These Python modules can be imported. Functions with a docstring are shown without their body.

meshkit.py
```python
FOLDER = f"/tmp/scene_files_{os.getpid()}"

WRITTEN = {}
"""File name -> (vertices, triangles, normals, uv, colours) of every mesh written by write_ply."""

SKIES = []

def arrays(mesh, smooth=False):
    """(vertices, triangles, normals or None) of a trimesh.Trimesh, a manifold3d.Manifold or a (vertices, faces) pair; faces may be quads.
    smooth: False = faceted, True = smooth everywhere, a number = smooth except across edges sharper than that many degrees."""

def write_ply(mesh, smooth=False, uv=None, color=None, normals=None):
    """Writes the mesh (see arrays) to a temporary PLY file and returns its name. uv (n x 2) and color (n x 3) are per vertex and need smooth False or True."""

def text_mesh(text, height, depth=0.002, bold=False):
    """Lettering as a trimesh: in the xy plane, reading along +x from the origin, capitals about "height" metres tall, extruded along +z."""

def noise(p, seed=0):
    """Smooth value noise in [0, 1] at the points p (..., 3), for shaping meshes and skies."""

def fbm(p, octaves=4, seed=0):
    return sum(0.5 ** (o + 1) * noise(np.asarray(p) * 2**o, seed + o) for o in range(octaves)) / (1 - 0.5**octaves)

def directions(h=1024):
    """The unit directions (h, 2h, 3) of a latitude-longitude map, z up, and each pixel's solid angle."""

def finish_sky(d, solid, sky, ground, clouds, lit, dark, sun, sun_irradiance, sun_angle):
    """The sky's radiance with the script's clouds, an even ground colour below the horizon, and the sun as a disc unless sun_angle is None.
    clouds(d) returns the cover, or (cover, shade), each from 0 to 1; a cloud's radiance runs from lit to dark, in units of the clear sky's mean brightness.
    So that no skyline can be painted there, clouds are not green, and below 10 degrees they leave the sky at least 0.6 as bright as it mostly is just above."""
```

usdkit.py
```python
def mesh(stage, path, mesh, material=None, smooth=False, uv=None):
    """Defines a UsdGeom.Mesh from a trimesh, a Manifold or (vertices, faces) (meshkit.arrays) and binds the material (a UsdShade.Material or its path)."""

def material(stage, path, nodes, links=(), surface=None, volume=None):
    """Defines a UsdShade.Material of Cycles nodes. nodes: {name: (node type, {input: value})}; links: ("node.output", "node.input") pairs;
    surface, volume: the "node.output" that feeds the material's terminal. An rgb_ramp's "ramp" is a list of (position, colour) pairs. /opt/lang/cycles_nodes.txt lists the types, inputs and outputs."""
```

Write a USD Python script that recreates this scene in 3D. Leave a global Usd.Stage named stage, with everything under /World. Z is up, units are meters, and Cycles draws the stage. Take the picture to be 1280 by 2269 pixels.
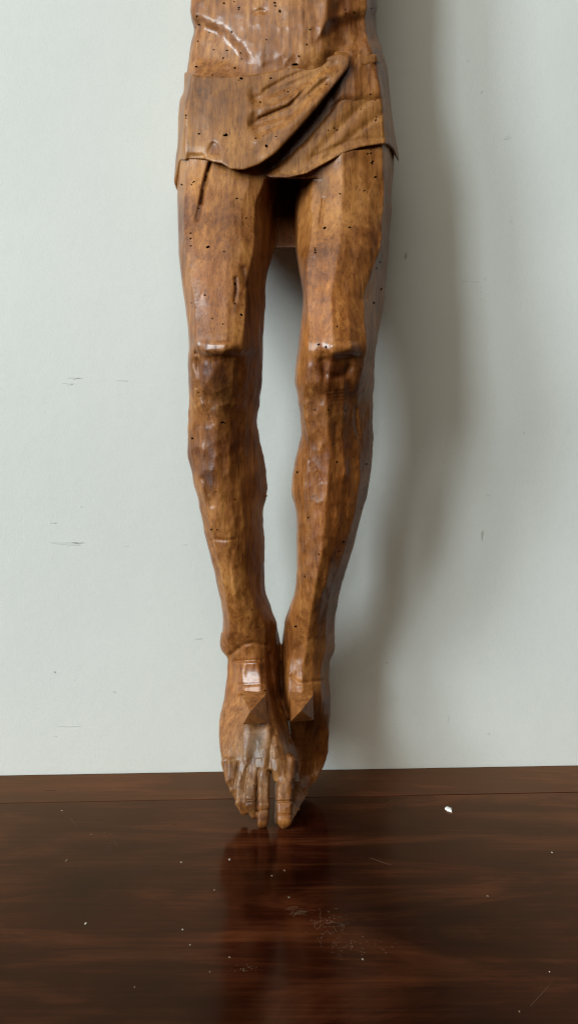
import math, random
import numpy as np, trimesh, manifold3d, usdkit, meshkit
from scipy import ndimage
from scipy.interpolate import PchipInterpolator
from pxr import Usd, UsdGeom, UsdLux, Gf, Sdf, UsdShade

random.seed(7)
RNG = np.random.default_rng(7)
stage = Usd.Stage.CreateInMemory()
UsdGeom.SetStageUpAxis(stage, 'Z')
UsdGeom.SetStageMetersPerUnit(stage, 1.0)
world = UsdGeom.Xform.Define(stage, '/World')
stage.SetDefaultPrim(world.GetPrim())
UsdGeom.Scope.Define(stage, '/World/Looks')

# ------------------------------------------------------------------ camera
FP = 1638.0            # focal length in pixels of the 1280 x 2269 photograph
CX, CY = 640.0, 1134.5
CAM_H = 0.2332         # camera height over the table top
cam = UsdGeom.Camera.Define(stage, '/World/camera')
cam.CreateHorizontalApertureAttr(20.25)
cam.CreateFocalLengthAttr(20.25 * FP / 1280.0)
cam.CreateClippingRangeAttr(Gf.Vec2f(0.02, 100.0))
cam.CreateExposureAttr(0.06)
cam.AddTranslateOp().Set(Gf.Vec3d(0, 0, CAM_H))
cam.AddRotateXOp().Set(90.0)

# ------------------------------------------------------------------ lights
def area_light(name, toward, dist, w, h, color, power, target=(0.03, 0.62, 0.30)):
    """A window pane, also used for added fill: a rectangle that faces the target from the given direction."""
    d = np.array(toward, float); d /= np.linalg.norm(d)
    p = np.array(target) + d * dist
    L = UsdLux.RectLight.Define(stage, '/World/' + name)
    L.CreateWidthAttr(w); L.CreateHeightAttr(h)
    L.CreateColorAttr(Gf.Vec3f(*color)); L.CreateIntensityAttr(power); L.CreateNormalizeAttr(False)
    m = Gf.Matrix4d(); m.SetLookAt(Gf.Vec3d(*p), Gf.Vec3d(*target), Gf.Vec3d(0, 0, 1))
    L.AddTransformOp().Set(m.GetInverse())
    return L
def bearing(az, el):
    az, el = math.radians(az), math.radians(el)
    return (-math.sin(az) * math.cos(el), -math.cos(az) * math.cos(el), math.sin(el))
area_light('window_light', bearing(42, 17), 8.0, 1.2, 4.4, (0.87, 1.0, 1.05), 21.5)
area_light('window_light_001', bearing(57, 17), 8.0, 1.2, 4.4, (0.87, 1.0, 1.05), 28.0)
area_light('room_bounce_light', bearing(22, 42), 3.6, 3.8, 3.4, (1.0, 0.92, 0.77), 2.05)  # added soft fill standing in for bounced room light
dome = UsdLux.DomeLight.Define(stage, '/World/room_light')
dome.CreateIntensityAttr(1.0)
usdkit.material(stage, '/World/Looks/room_air', {
    'b': ('background_shader', {'color': (1.0, 0.88, 0.70), 'strength': 0.025})}, [], surface='b.background')
UsdShade.MaterialBindingAPI.Apply(dome.GetPrim()).Bind(UsdShade.Material.Get(stage, '/World/Looks/room_air'))

# ------------------------------------------------------------------ helpers
used = {}
def numbered(path):
    k = used.get(path, 0); used[path] = k + 1
    return path if k == 0 else f'{path}_{k:03d}'
def data(prim, **kw):
    for k, v in kw.items():
        if v: prim.SetCustomDataByKey(k, v)
def thing(name, label, cat, loc=(0, 0, 0), group=None):
    x = UsdGeom.Xform.Define(stage, numbered('/World/' + name)); x.AddTranslateOp().Set(Gf.Vec3d(*loc))
    data(x.GetPrim(), label=label, category=cat, group=group)
    return x.GetPrim()
def part(name, mesh, mat, parent, smooth=False, label=None, kind=None):
    m = usdkit.mesh(stage, numbered(f'{parent.GetPath()}/{name}'), mesh, mat, smooth)
    data(m.GetPrim(), label=label, kind=kind)
    return m.GetPrim()

# ------------------------------------------------------------------ materials
def wood_material(name, dark, mid, light, seed, scale=1.0, stain_shade=True):
    n = {
     'g': ('geometry', {}),
     'stretch': ('mapping', {'mapping_type': 'point', 'scale': (1, 1, 0.10), 'location': (seed, seed * .7, seed * .3)}),
     'stretch2': ('mapping', {'mapping_type': 'point', 'scale': (1, 1, 0.035), 'location': (seed * .4, seed, 0)}),
     'big': ('noise_texture', {'scale': 17 * scale, 'detail': 4, 'roughness': 0.6, 'distortion': 0.4}),
     'grain': ('noise_texture', {'scale': 260 * scale, 'detail': 5, 'roughness': 0.65}),
     'pore': ('noise_texture', {'scale': 900 * scale, 'detail': 2, 'roughness': 0.6}),
     'patch': ('noise_texture', {'scale': 75, 'detail': 5, 'roughness': 0.65, 'distortion': 0.6}),
     'mixf': ('math', {'math_type': 'multiply_add', 'value2': 0.55, 'value3': 0.0}),
     'mixg': ('math', {'math_type': 'multiply_add', 'value2': 0.45}),
     'ramp': ('rgb_ramp', {'ramp': [(0.36, dark), (0.50, mid), (0.63, light)]}),
     'poreramp': ('rgb_ramp', {'ramp': [(0.32, (0.45, 0.40, 0.36)), (0.46, (1, 1, 1))]}),
     'c1': ('mix_color', {'blend_type': 'multiply', 'fac': 0.85}),
     'patchramp': ('rgb_ramp', {'ramp': [(0.28, (0.34, 0.27, 0.24)), (0.38, (0.76, 0.70, 0.66)), (0.50, (1, 1, 1))]}),
     'c2': ('mix_color', {'blend_type': 'multiply', 'fac': 0.65}),
     'rr': ('map_range', {'from_min': 0.3, 'from_max': 0.7, 'to_min': 0.34, 'to_max': 0.56}),
     'chip': ('voronoi_texture', {'scale': 95, 'randomness': 1.0}),
     'hsum': ('math', {'math_type': 'multiply_add', 'value2': 0.5}),
     'bump': ('bump', {'strength': 0.25, 'distance': 0.0006}),
     'bump2': ('bump', {'strength': 0.22, 'distance': 0.0010}),
     'bump3': ('bump', {'strength': 0.09, 'distance': 0.001}),
     'soft': ('noise_texture', {'scale': 420, 'detail': 4, 'roughness': 0.65}),
     'st': ('attribute', {'attribute': 'stain_shade'}), 'po': ('attribute', {'attribute': 'polish'}), 'cw': ('map_range', {'from_min': 0.0, 'from_max': 1.0, 'to_min': 0.06, 'to_max': 0.75}), 'c3': ('mix_color', {'blend_type': 'multiply', 'fac': 1.0}),
     'p': ('principled_bsdf', {'specular_ior_level': 0.25, 'coat_weight': 0.12, 'coat_roughness': 0.22, 'coat_ior': 1.5}),
    }
    l = [('g.position', 'stretch.vector'), ('g.position', 'stretch2.vector'), ('stretch.vector', 'grain.vector'), ('stretch2.vector', 'pore.vector'),
         ('g.position', 'big.vector'), ('g.position', 'patch.vector'),
         ('big.fac', 'mixf.value1'), ('grain.fac', 'mixg.value1'), ('mixf.value', 'mixg.value3'), ('mixg.value', 'ramp.fac'),
         ('pore.fac', 'poreramp.fac'), ('ramp.color', 'c1.a'), ('poreramp.color', 'c1.b'),
         ('patch.fac', 'patchramp.fac'), ('c1.result', 'c2.a'), ('patchramp.color', 'c2.b'), ('c2.result', 'c3.a'), ('st.color', 'c3.b'), ('c3.result', 'p.base_color')] + ([('po.fac', 'cw.value'), ('cw.result', 'p.coat_weight')] if stain_shade else []) + [
         ('patch.fac', 'rr.value'), ('rr.result', 'p.roughness'),
         ('grain.fac', 'hsum.value1'), ('pore.fac', 'hsum.value3'), ('hsum.value', 'bump.height'),
         ('g.position', 'soft.vector'), ('soft.fac', 'bump2.height'), ('bump.normal', 'bump2.normal'),
         ('bump2.normal', 'p.normal'), ('soft.fac', 'bump3.height'), ('bump3.normal', 'p.coat_normal')]
    n.pop('chip')
    if not stain_shade:
        n['st'] = ('color', {'value': (1.0, 1.0, 1.0)}); n.pop('po'); n.pop('cw')
    return usdkit.material(stage, '/World/Looks/' + name, n, l, surface='p.BSDF')
WOOD = wood_material('carved_wood', (0.100, 0.028, 0.0062), (0.235, 0.083, 0.0178), (0.39, 0.165, 0.042), 3.0)
CLOTHW = wood_material('carved_cloth_wood', (0.105, 0.034, 0.0078), (0.228, 0.086, 0.0190), (0.37, 0.162, 0.041), 9.0)

NAILW = wood_material('nail_wood', (0.13, 0.043, 0.011), (0.25, 0.095, 0.025), (0.38, 0.165, 0.046), 5.0, stain_shade=False)
def plain(name, color, rough=0.6, spec=0.4):
    return usdkit.material(stage, '/World/Looks/' + name, {'p': ('principled_bsdf', {'base_color': color, 'roughness': rough, 'specular_ior_level': spec})}, [], surface='p.BSDF')

WALLM = usdkit.material(stage, '/World/Looks/wall_paint', {
    'g': ('geometry', {}),
    'n1': ('noise_texture', {'scale': 5, 'detail': 4, 'roughness': 0.55}),
    'n2': ('noise_texture', {'scale': 900, 'detail': 3, 'roughness': 0.6}),
    'n3': ('noise_texture', {'scale': 60, 'detail': 3, 'roughness': 0.6}),
    'r': ('rgb_ramp', {'ramp': [(0.3, (0.555, 0.572, 0.545)), (0.7, (0.60, 0.612, 0.585))]}),
    'r2': ('rgb_ramp', {'ramp': [(0.30, (0.94, 0.94, 0.93)), (0.5, (1, 1, 1))]}),
    'c': ('mix_color', {'blend_type': 'multiply', 'fac': 1.0}),
    'b': ('bump', {'strength': 0.22, 'distance': 0.0006}),
    'b2': ('bump', {'strength': 0.2, 'distance': 0.0012}),
    'p': ('principled_bsdf', {'roughness': 0.55, 'specular_ior_level': 0.25}),
}, [('g.position', 'n1.vector'), ('g.position', 'n2.vector'), ('g.position', 'n3.vector'), ('n1.fac', 'r.fac'), ('n2.fac', 'r2.fac'),
    ('r.color', 'c.a'), ('r2.color', 'c.b'), ('c.result', 'p.base_color'), ('n2.fac', 'b.height'), ('n3.fac', 'b2.height'), ('b.normal', 'b2.normal'), ('b2.normal', 'p.normal')],
    surface='p.BSDF')

def table_material(name, seed, knots, lift=(0, 0, 0)):
    n = {
     'g': ('geometry', {}),
     'm1': ('mapping', {'mapping_type': 'point', 'scale': (0.26, 1, 1), 'location': (seed, 0, 0)}),
     'm2': ('mapping', {'mapping_type': 'point', 'scale': (0.03, 1, 1), 'location': (0, seed, 0)}),
     'n1': ('noise_texture', {'scale': 22, 'detail': 7, 'roughness': 0.62, 'distortion': 1.1}),
     'n2': ('noise_texture', {'scale': 300, 'detail': 4, 'roughness': 0.65}),
     'n3': ('noise_texture', {'scale': 9, 'detail': 3, 'roughness': 0.5}),
     's': ('math', {'math_type': 'multiply_add', 'value2': 0.25}),
     's0': ('math', {'math_type': 'multiply', 'value2': 0.75}),
     'r': ('rgb_ramp', {'ramp': [(0.32, (0.005, 0.0011, 0.0006)), (0.48, (0.017, 0.0036, 0.0016)), (0.68, (0.066, 0.0195, 0.0072))]}),
     'blot': ('rgb_ramp', {'ramp': [(0.38, (0.40, 0.36, 0.36)), (0.62, (1.4, 1.3, 1.2))]}),
     'c': ('mix_color', {'blend_type': 'multiply', 'fac': 0.8}),
     'dust': ('noise_texture', {'scale': 35, 'detail': 6, 'roughness': 0.7}),
     'rr': ('map_range', {'from_min': 0.3, 'from_max': 0.7, 'to_min': 0.09, 'to_max': 0.19}),
     'b': ('bump', {'strength': 0.06, 'distance': 0.0003}),
     'b2': ('bump', {'strength': 0.06, 'distance': 0.001}),
     'd': ('diffuse_bsdf', {'roughness': 0.3}), 'gl': ('glossy_bsdf', {'color': (1.0, 0.60, 0.38), 'distribution': 'ggx'}),
     'fr': ('fresnel', {'IOR': 1.28}), 'fm': ('math', {'math_type': 'multiply', 'value2': 1.0}), 'out': ('mix_closure', {}),
    }
    l = [('g.position', 'm1.vector'), ('g.position', 'm2.vector'), ('m1.vector', 'n1.vector'), ('m2.vector', 'n2.vector'), ('g.position', 'n3.vector'),
         ('n1.fac', 's0.value1'), ('n2.fac', 's.value1'), ('s0.value', 's.value3'), ('s.value', 'r.fac'), ('n3.fac', 'blot.fac'), ('r.color', 'c.a'), ('blot.color', 'c.b'),
         ('g.position', 'dust.vector'), ('dust.fac', 'rr.value'), ('rr.result', 'gl.roughness'), ('n2.fac', 'b.height'), ('n1.fac', 'b2.height'), ('b.normal', 'b2.normal'), ('b2.normal', 'gl.normal'), ('fr.fac', 'fm.value1'), ('fm.value', 'out.fac'), ('d.BSDF', 'out.closure1'), ('gl.BSDF', 'out.closure2')]
    n['lift'] = ('mix_color', {'blend_type': 'add', 'fac': 1.0, 'b': lift}); l.append(('c.result', 'lift.a'))
    last = 'lift.result'
    for i, (x, y, rx, ry) in enumerate(knots):
        n[f'km{i}'] = ('mapping', {'mapping_type': 'point', 'scale': (1 / rx, 1 / ry, 0.0), 'location': (-x / rx, -y / ry, 0)})
        n[f'kw{i}'] = ('mix_vector', {'fac': 0.12})
        n[f'kn{i}'] = ('noise_texture', {'scale': 3, 'detail': 4})
        n[f'kg{i}'] = ('gradient_texture', {'gradient_type': 'spherical'})
        n[f'kr{i}'] = ('rgb_ramp', {'ramp': [(0.0, (1, 1, 1)), (0.30, (0.8, 0.8, 0.8)), (0.45, (0.55, 0.5, 0.45)), (0.55, (0.75, 0.7, 0.65)), (0.7, (0.35, 0.32, 0.3)), (1.0, (0.16, 0.14, 0.14))]})
        n[f'kc{i}'] = ('mix_color', {'blend_type': 'multiply', 'fac': 0.9})
        l += [('g.position', f'km{i}.vector'), (f'km{i}.vector', f'kn{i}.vector'), (f'km{i}.vector', f'kw{i}.a'), (f'kn{i}.color', f'kw{i}.b'),
              (f'kw{i}.result', f'kg{i}.vector'), (f'kg{i}.fac', f'kr{i}.fac'), (last, f'kc{i}.a'), (f'kr{i}.color', f'kc{i}.b')]
        last = f'kc{i}.result'
    l.append((last, 'd.color'))
    return usdkit.material(stage, '/World/Looks/' + name, n, l, surface='out.closure')

# ------------------------------------------------------------------ wall and table
TILT = 0.05                     # the wall and table run slightly away to the right
D_WALL = 0.669
ex = np.array([1, TILT, 0]) / math.hypot(1, TILT)
ey = np.array([-TILT, 1, 0]) / math.hypot(1, TILT)
ORI = np.array([0, D_WALL, 0])
def frame_box(x0, x1, y0, y1, z0, z1, bevel=0.0):
    if bevel:
        b = bevel
        pts = [(x, y, z) for x in (x0, x1) for y in (y0, y1) for z in (z0, z1)]
        P = []
        for (x, y, z) in pts:
            sx = 1 if x == x0 else -1; sy = 1 if y == y0 else -1; sz = 1 if z == z0 else -1
            P += [(x + sx * b, y + sy * b, z), (x + sx * b, y, z + sz * b), (x, y + sy * b, z + sz * b)]
        m = trimesh.convex.convex_hull(np.array(P))
        v = m.vertices; f = m.faces
    else:
        m = trimesh.creation.box(bounds=[[x0, y0, z0], [x1, y1, z1]]); v = m.vertices; f = m.faces
    return (ORI + v[:, :1] * ex + v[:, 1:2] * ey + v[:, 2:3] * np.array([0, 0, 1]), f)
def on_table(px, py):
    """The point of the table top seen at a pixel of the photograph."""
    Y = FP * CAM_H / (py - CY)
    return np.array([(px - CX) * Y / FP, Y, 0.0])
def on_wall(px, py):
    u = (px - CX) / FP; Y = D_WALL / (1 - u * TILT)
    return np.array([u * Y, Y, CAM_H - (py - CY) * Y / FP])

wall = usdkit.mesh(stage, '/World/wall', frame_box(-3.2, 3.2, 0.0, 0.12, -0.9, 2.4), WALLM).GetPrim()
data(wall, kind='structure')
K = [on_table(885, 1790), on_table(205, 1962)]
TABM = table_material('table_wood', 1.3, [(K[0][0], K[0][1], 0.016, 0.012), (K[1][0], K[1][1], 0.034, 0.034)])
TABM2 = table_material('table_wood_strip', 6.1, [], (0.016, 0.0065, 0.003))
table = thing('wooden_table', 'dark polished wooden tabletop under the carved feet, against the pale wall', 'table')
part('plank', frame_box(-1.1, 1.1, -0.0656, -0.001, -0.032, -0.0003, 0.0009), TABM2, table, label='narrow plank along the wall')
part('plank', frame_box(-1.1, 1.1, -0.72, -0.0662, -0.032, 0.0, 0.0010), TABM, table, label='wide front plank with dark knots')

# ------------------------------------------------------------------ the carved figure: a volume in photo-aligned perspective cells
Y0 = 0.58
S = Y0 / FP                     # metres per unit at the reference depth
def sstep(x, a, b):
    t = np.clip((x - a) / (b - a), 0, 1); return t * t * (3 - 2 * t)
def set_grid(g, x0, x1, y0, y1, w0, w1):
    """The cells that are being carved: the whole figure coarsely, then the feet finely."""
    global G, PX, PY, W, gx, gy, FRONT, FOOTF
    G = g; PX = np.arange(x0, x1, g); PY = np.arange(y0, y1, g); W = np.arange(w0, w1, g)
    gx, gy = np.meshgrid(PX, PY, indexing='ij')
    FRONT = (1 - sstep(W, 10, 110)).astype(np.float32); FOOTF = (1 - sstep(W, 60, 160)).astype(np.float32)
COARSE = (2.5, 372.0, 900.0, -440.0, 1850.0, -155.0, 246.0)
FINE = (1.4, 466.0, 756.0, 1600.0, 1853.0, -165.0, 176.0)
set_grid(*COARSE)
_bend = np.array([(-430, 8), (-100, 22), (0, 28), (350, 45), (450, 25), (560, -15), (700, -60), (780, -80), (860, -84), (950, -78), (1050, -66), (1150, -52), (1250, -34), (1350, -12), (1430, 3), (1500, 9), (1620, 4), (1760, 0), (1860, 0)], float)
BEND = PchipInterpolator(_bend[:, 0], _bend[:, 1])      # hips against the wall, knees forward, heels back
def to_world(p):
    Y = Y0 + (p[:, 2] + BEND(np.clip(p[:, 1], -430, 1860))) * S
    return np.stack([(p[:, 0] - CX) * Y / FP, Y, CAM_H - (p[:, 1] - CY) * Y / FP], 1)

def table_interp(rows):
    rows = np.array(sorted(rows), float)
    return PchipInterpolator(rows[:, 0], rows[:, 1:], axis=0, extrapolate=True)

def poly_sdf(X, Z, poly):
    d = np.full(X.shape, 1e9, np.float32); inside = np.zeros(X.shape, bool)
    n = len(poly)
    for i in range(n):
        ax, az = poly[i]; bx, bz = poly[(i + 1) % n]
        ex_, ez_ = bx - ax, bz - az
        wx, wz = X - ax, Z - az
        t = np.clip((wx * ex_ + wz * ez_) / (ex_ * ex_ + ez_ * ez_ + 1e-9), 0, 1)
        d = np.minimum(d, (wx - t * ex_) ** 2 + (wz - t * ez_) ** 2)
        if bz != az:
            c = ((az <= Z) != (bz <= Z)) & (X < ax + (Z - az) * ex_ / (bz - az))
            inside ^= c
    d = np.sqrt(d)
    return np.where(inside, -d, d).astype(np.float32)

def new_volume():
    return np.full((len(PX), len(PY), len(W)), 400.0, np.float32)

def loft(vol, rows, polyfun, k=0.0, flat=False):
    """Union of a stack of cross sections into the volume."""
    two = polyfun.__code__.co_argcount == 2 and not flat
    f = table_interp(rows); y0, y1 = min(r[0] for r in rows), max(r[0] for r in rows)
    js = np.nonzero((PY >= y0 - 30) & (PY <= y1 + 30))[0]
    for j in js:
        yy = min(max(PY[j], y0), y1)
        poly = np.array(polyfun(f(yy), yy) if two else polyfun(f(yy)))
        i0 = max(np.searchsorted(PX, poly[:, 0].min() - 30), 0); i1 = min(np.searchsorted(PX, poly[:, 0].max() + 30), len(PX))
        X, Z = np.meshgrid(PX[i0:i1].astype(np.float32), W.astype(np.float32), indexing='ij')
        d = poly_sdf(X, Z, poly.astype(np.float32))
        e = max(y0 - PY[j], PY[j] - y1)
        if e > -40: d = np.maximum(d, e)
        sub = vol[i0:i1, j]
        if k > 0:
            h = np.clip(k - np.abs(sub - d), 0, None) / k
            vol[i0:i1, j] = np.minimum(sub, d) - h * h * k * 0.25
        else:
            vol[i0:i1, j] = np.minimum(sub, d)

# cross sections: py, xl, a, b, xr, front, back, bulge, left-depth share, right-depth share
def leg_poly(v, da=10, db=4, peak=0.6, more=2):
    xl, a, b, xr, wf, wb, bu, sl, sr = v
    T = wb - wf; w_ = xr - xl; bu = bu + more
    return [(xl, wf + sl * T), (xl + 0.22 * (a - xl), wf + da + (sl * T - da) * 0.55), (a, wf + da), (a + .3 * (b - a), wf + .45 * da - .8 * bu), (a + peak * (b - a), wf - bu), (a + (peak + .5 * (1 - peak)) * (b - a), wf + .40 * db - .75 * bu), (b, wf + db),
            (b + 0.35 * (xr - b), wf + db + (sr * T - db) * 0.26), (b + 0.74 * (xr - b), wf + db + (sr * T - db) * 0.62), (xr, wf + sr * T), (xr - 0.10 * w_, wf + (sr + 0.25) * T if sr < .7 else wf + .93 * T), (xr - 0.33 * w_, wb), (xl + 0.30 * w_, wb), (xl + 0.06 * w_, wf + 0.80 * T)]
def slim(v, y):
    v = np.array(v, float); v[5] -= 34 * float(sstep(y, 470, 620) * (1 - sstep(y, 1250, 1400))); return v
def left_poly(v, y):
    v = slim(v, y); v[8] += (0.86 - v[8]) * float(sstep(y, 480, 640) * (1 - sstep(y, 1330, 1400)))
    f = float(np.clip((y - 1400) / 100, 0, 1))
    g = float(np.clip((y - 770) / 60, 0, 1)) * (1 - f)
    return leg_poly(v, da=9 + 17 * f - 9 * g, db=2 - 2 * f + 4 * g, peak=0.62 + .2 * f - .2 * g, more=5)
def right_poly(v, y):
    v = slim(v, y); v[8] += (0.80 - v[8]) * float(sstep(y, 380, 520) * (1 - sstep(y, 1480, 1560)))
    f = float(np.clip((y - 1350) / 100, 0, 1)); g = float(np.clip((y - 700) / 120, 0, 1))
    return leg_poly(v, da=11 - 6 * g * (1 - f), db=18 + 6 * g, peak=0.42, more=7 * (1 - f))

LEFT = [  # viewer's left leg
 (330, 398, 414, 600, 640, -56, 180, 6, .45, .6), (400, 394, 412, 585, 630, -54, 178, 6, .45, .6), (460, 393, 408, 565, 612, -52, 172, 8, .45, .62), (550, 396, 413, 562, 606, -50, 165, 8, .45, .62),
 (620, 402, 421, 548, 591, -47, 150, 7, .45, .62), (700, 413, 432, 543, 586, -45, 140, 5, .45, .62), (760, 417, 434, 538, 584, -46, 134, 5, .45, .64), (772, 417, 433, 537, 584, -45, 134, 4, .45, .64), (790, 416, 436, 531, 583, -36, 132, 4, .45, .66),
 (840, 416, 441, 521, 582, -24, 130, 3, .48, .68), (890, 417, 452, 518, 576, 0, 130, 4, .48, .68), (935, 416, 460, 516, 571, 11, 134, 3, .48, .68), (965, 415, 456, 517, 574, 15, 140, 3, .48, .70), (1000, 415, 450, 520, 583, 18, 147, 4, .48, .72),
 (1050, 425, 446, 530, 591, 18, 150, 4, .48, .72), (1080, 431, 448, 533, 591, 17, 150, 4, .48, .72), (1100, 437, 452, 534, 588, 17, 148, 4, .48, .72), (1130, 442, 457, 538, 584, 16, 145, 4, .48, .72), (1200, 457, 475, 543, 587, 15, 138, 4, .48, .70),
 (1300, 482, 496, 552, 588, 15, 128, 4, .48, .68), (1340, 490, 502, 565, 597, 20, 126, 4, .48, .66), (1380, 495, 508, 584, 612, 27, 128, 4, .48, .60), (1405, 494, 511, 590, 619, 32, 130, 3, .45, .86), (1425, 492, 514, 590, 621, 35, 134, 3, .45, .86), (1440, 494, 516, 589, 624, 37, 138, 2, .45, .86),
 (1460, 503, 518, 588, 625, 36, 144, 2, .45, .86), (1500, 501, 520, 590, 626, 22, 152, 1, .45, .86), (1540, 496, 526, 596, 628, 3, 158, 1, .45, .86), (1580, 490, 518, 604, 634, -14, 152, 3, .40, .50), (1620, 486, 508, 614, 644, -32, 120, 5, .35, .42),
 (1660, 488, 505, 626, 656, -50, 76, 5, .35, .36), (1690, 492, 508, 634, 662, -62, 42, 3, .4, .34), (1715, 497, 512, 638, 663, -70, 16, 1, .4, .6), (1735, 503, 516, 640, 663, -74, -6, -2, .4, .6)]
RIGHT = [  # viewer's right leg
 (330, 650, 690, 850, 872, -56, 182, 6, .5, .5), (400, 652, 692, 851, 869, -55, 178, 8, .5, .5), (460, 650, 688, 850, 866, -53, 172, 8, .55, .5), (540, 654, 684, 845, 862, -50, 165, 8, .6, .5), (600, 662, 678, 828, 857, -47, 152, 6, .62, .5),
 (660, 670, 678, 808, 850, -46, 145, 5, .62, .5), (700, 668, 682, 807, 844, -46, 140, 5, .55, .5), (755, 661, 684, 812, 836, -46, 134, 5, .5, .5), (772, 659, 684, 812, 833, -44, 134, 5, .5, .5), (800, 656, 682, 805, 830, -33, 132, 4, .5, .5),
 (845, 653, 676, 798, 828, -20, 130, 3, .5, .5), (885, 659, 672, 792, 826, 2, 130, 4, .5, .5), (920, 665, 674, 790, 826, 9, 132, 4, .5, .5), (960, 667, 682, 790, 826, 14, 137, 4, .55, .5), (985, 662, 686, 793, 826, 17, 142, 4, .6, .5), (1020, 653, 682, 796, 825, 18, 148, 4, .6, .5),
 (1060, 646, 678, 796, 820, 18, 150, 4, .6, .5), (1090, 646, 676, 793, 813, 17, 150, 4, .6, .5), (1140, 655, 676, 784, 802, 16, 144, 4, .6, .5), (1200, 657, 676, 770, 786, 15, 138, 4, .58, .5), (1280, 656, 672, 743, 763, 15, 130, 4, .58, .5),
 (1310, 652, 670, 735, 754, 18, 128, 4, .58, .5), (1340, 644, 666, 727, 746, 21, 127, 3, .58, .5), (1370, 634, 660, 724, 743, 26, 128, 3, .58, .5), (1400, 625, 654, 722, 743, 31, 131, 3, .84, .5), (1430, 622, 649, 720, 743, 36, 136, 2, .84, .5), (1455, 622, 646, 717, 735, 38, 142, 2, .84, .5),
 (1472, 622, 642, 713, 730, 36, 147, 2, .84, .5), (1500, 622, 640, 711, 730, 30, 152, 1, .84, .5), (1540, 624, 638, 712, 732, 24, 158, 1, .84, .5), (1580, 628, 640, 712, 732, 36, 156, 2, .6, .5), (1620, 632, 642, 708, 730, 58, 150, 3, .6, .45),
 (1660, 632, 644, 704, 727, 72, 146, 3, .6, .42), (1690, 630, 646, 698, 722, 76, 138, 3, .6, .4), (1715, 622, 640, 692, 713, 72, 126, 2, .6, .4), (1740, 606, 624, 684, 700, 44, 92, 1, .6, .4), (1765, 598, 616, 676, 686, 2, 52, 1, .6, .4),
 (1795, 594, 608, 660, 670, -48, -6, 0, .6, .4), (1829, 596, 608, 652, 658, -92, -70, 0, .6, .4)]
def torso_poly(v, y=None):
    lean = 38 * float(1 - sstep(y, 120, 200)) if y is not None else 0
    xl, a, b, xr, wf, wb, bu = v
    T = wb - wf; w_ = xr - xl
    return [(xl, wf + .45 * T), (xl + .25 * (a - xl), wf + .25 * T + 6), (a, wf + 12 + lean), (a + .3 * (b - a), wf + .45 * lean - .5 * bu), (a + .62 * (b - a), wf - bu), (a + .8 * (b - a), wf - .6 * bu), (b, wf + 10),
            (b + .8 * (xr - b), wf + .25 * T), (xr, wf + .45 * T), (xr - .06 * w_, wf + .82 * T), (xr - .25 * w_, wb), (xl + .25 * w_, wb), (xl + .06 * w_, wf + .82 * T)]
TORSO = [(-430, 440, 480, 790, 826, 22, 232, 14), (-250, 424, 462, 806, 840, 4, 220, 14), (-100, 432, 466, 796, 832, -8, 208, 10), (-20, 429, 458, 800, 829, -18, 202, 6), (40, 426, 452, 806, 832, -26, 197, 5), (66, 430, 452, 808, 833, -30, 196, 4),
         (90, 424, 446, 812, 838, -34, 195, 4), (115, 420, 440, 818, 842, -38, 194, 4), (160, 414, 432, 828, 850, -44, 193, 4), (220, 408, 424, 838, 860, -50, 191, 5), (300, 402, 418, 846, 868, -55, 188, 5), (360, 398, 414, 848, 870, -56, 184, 4), (395, 400, 414, 846, 866, -50, 178, 2)]

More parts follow.
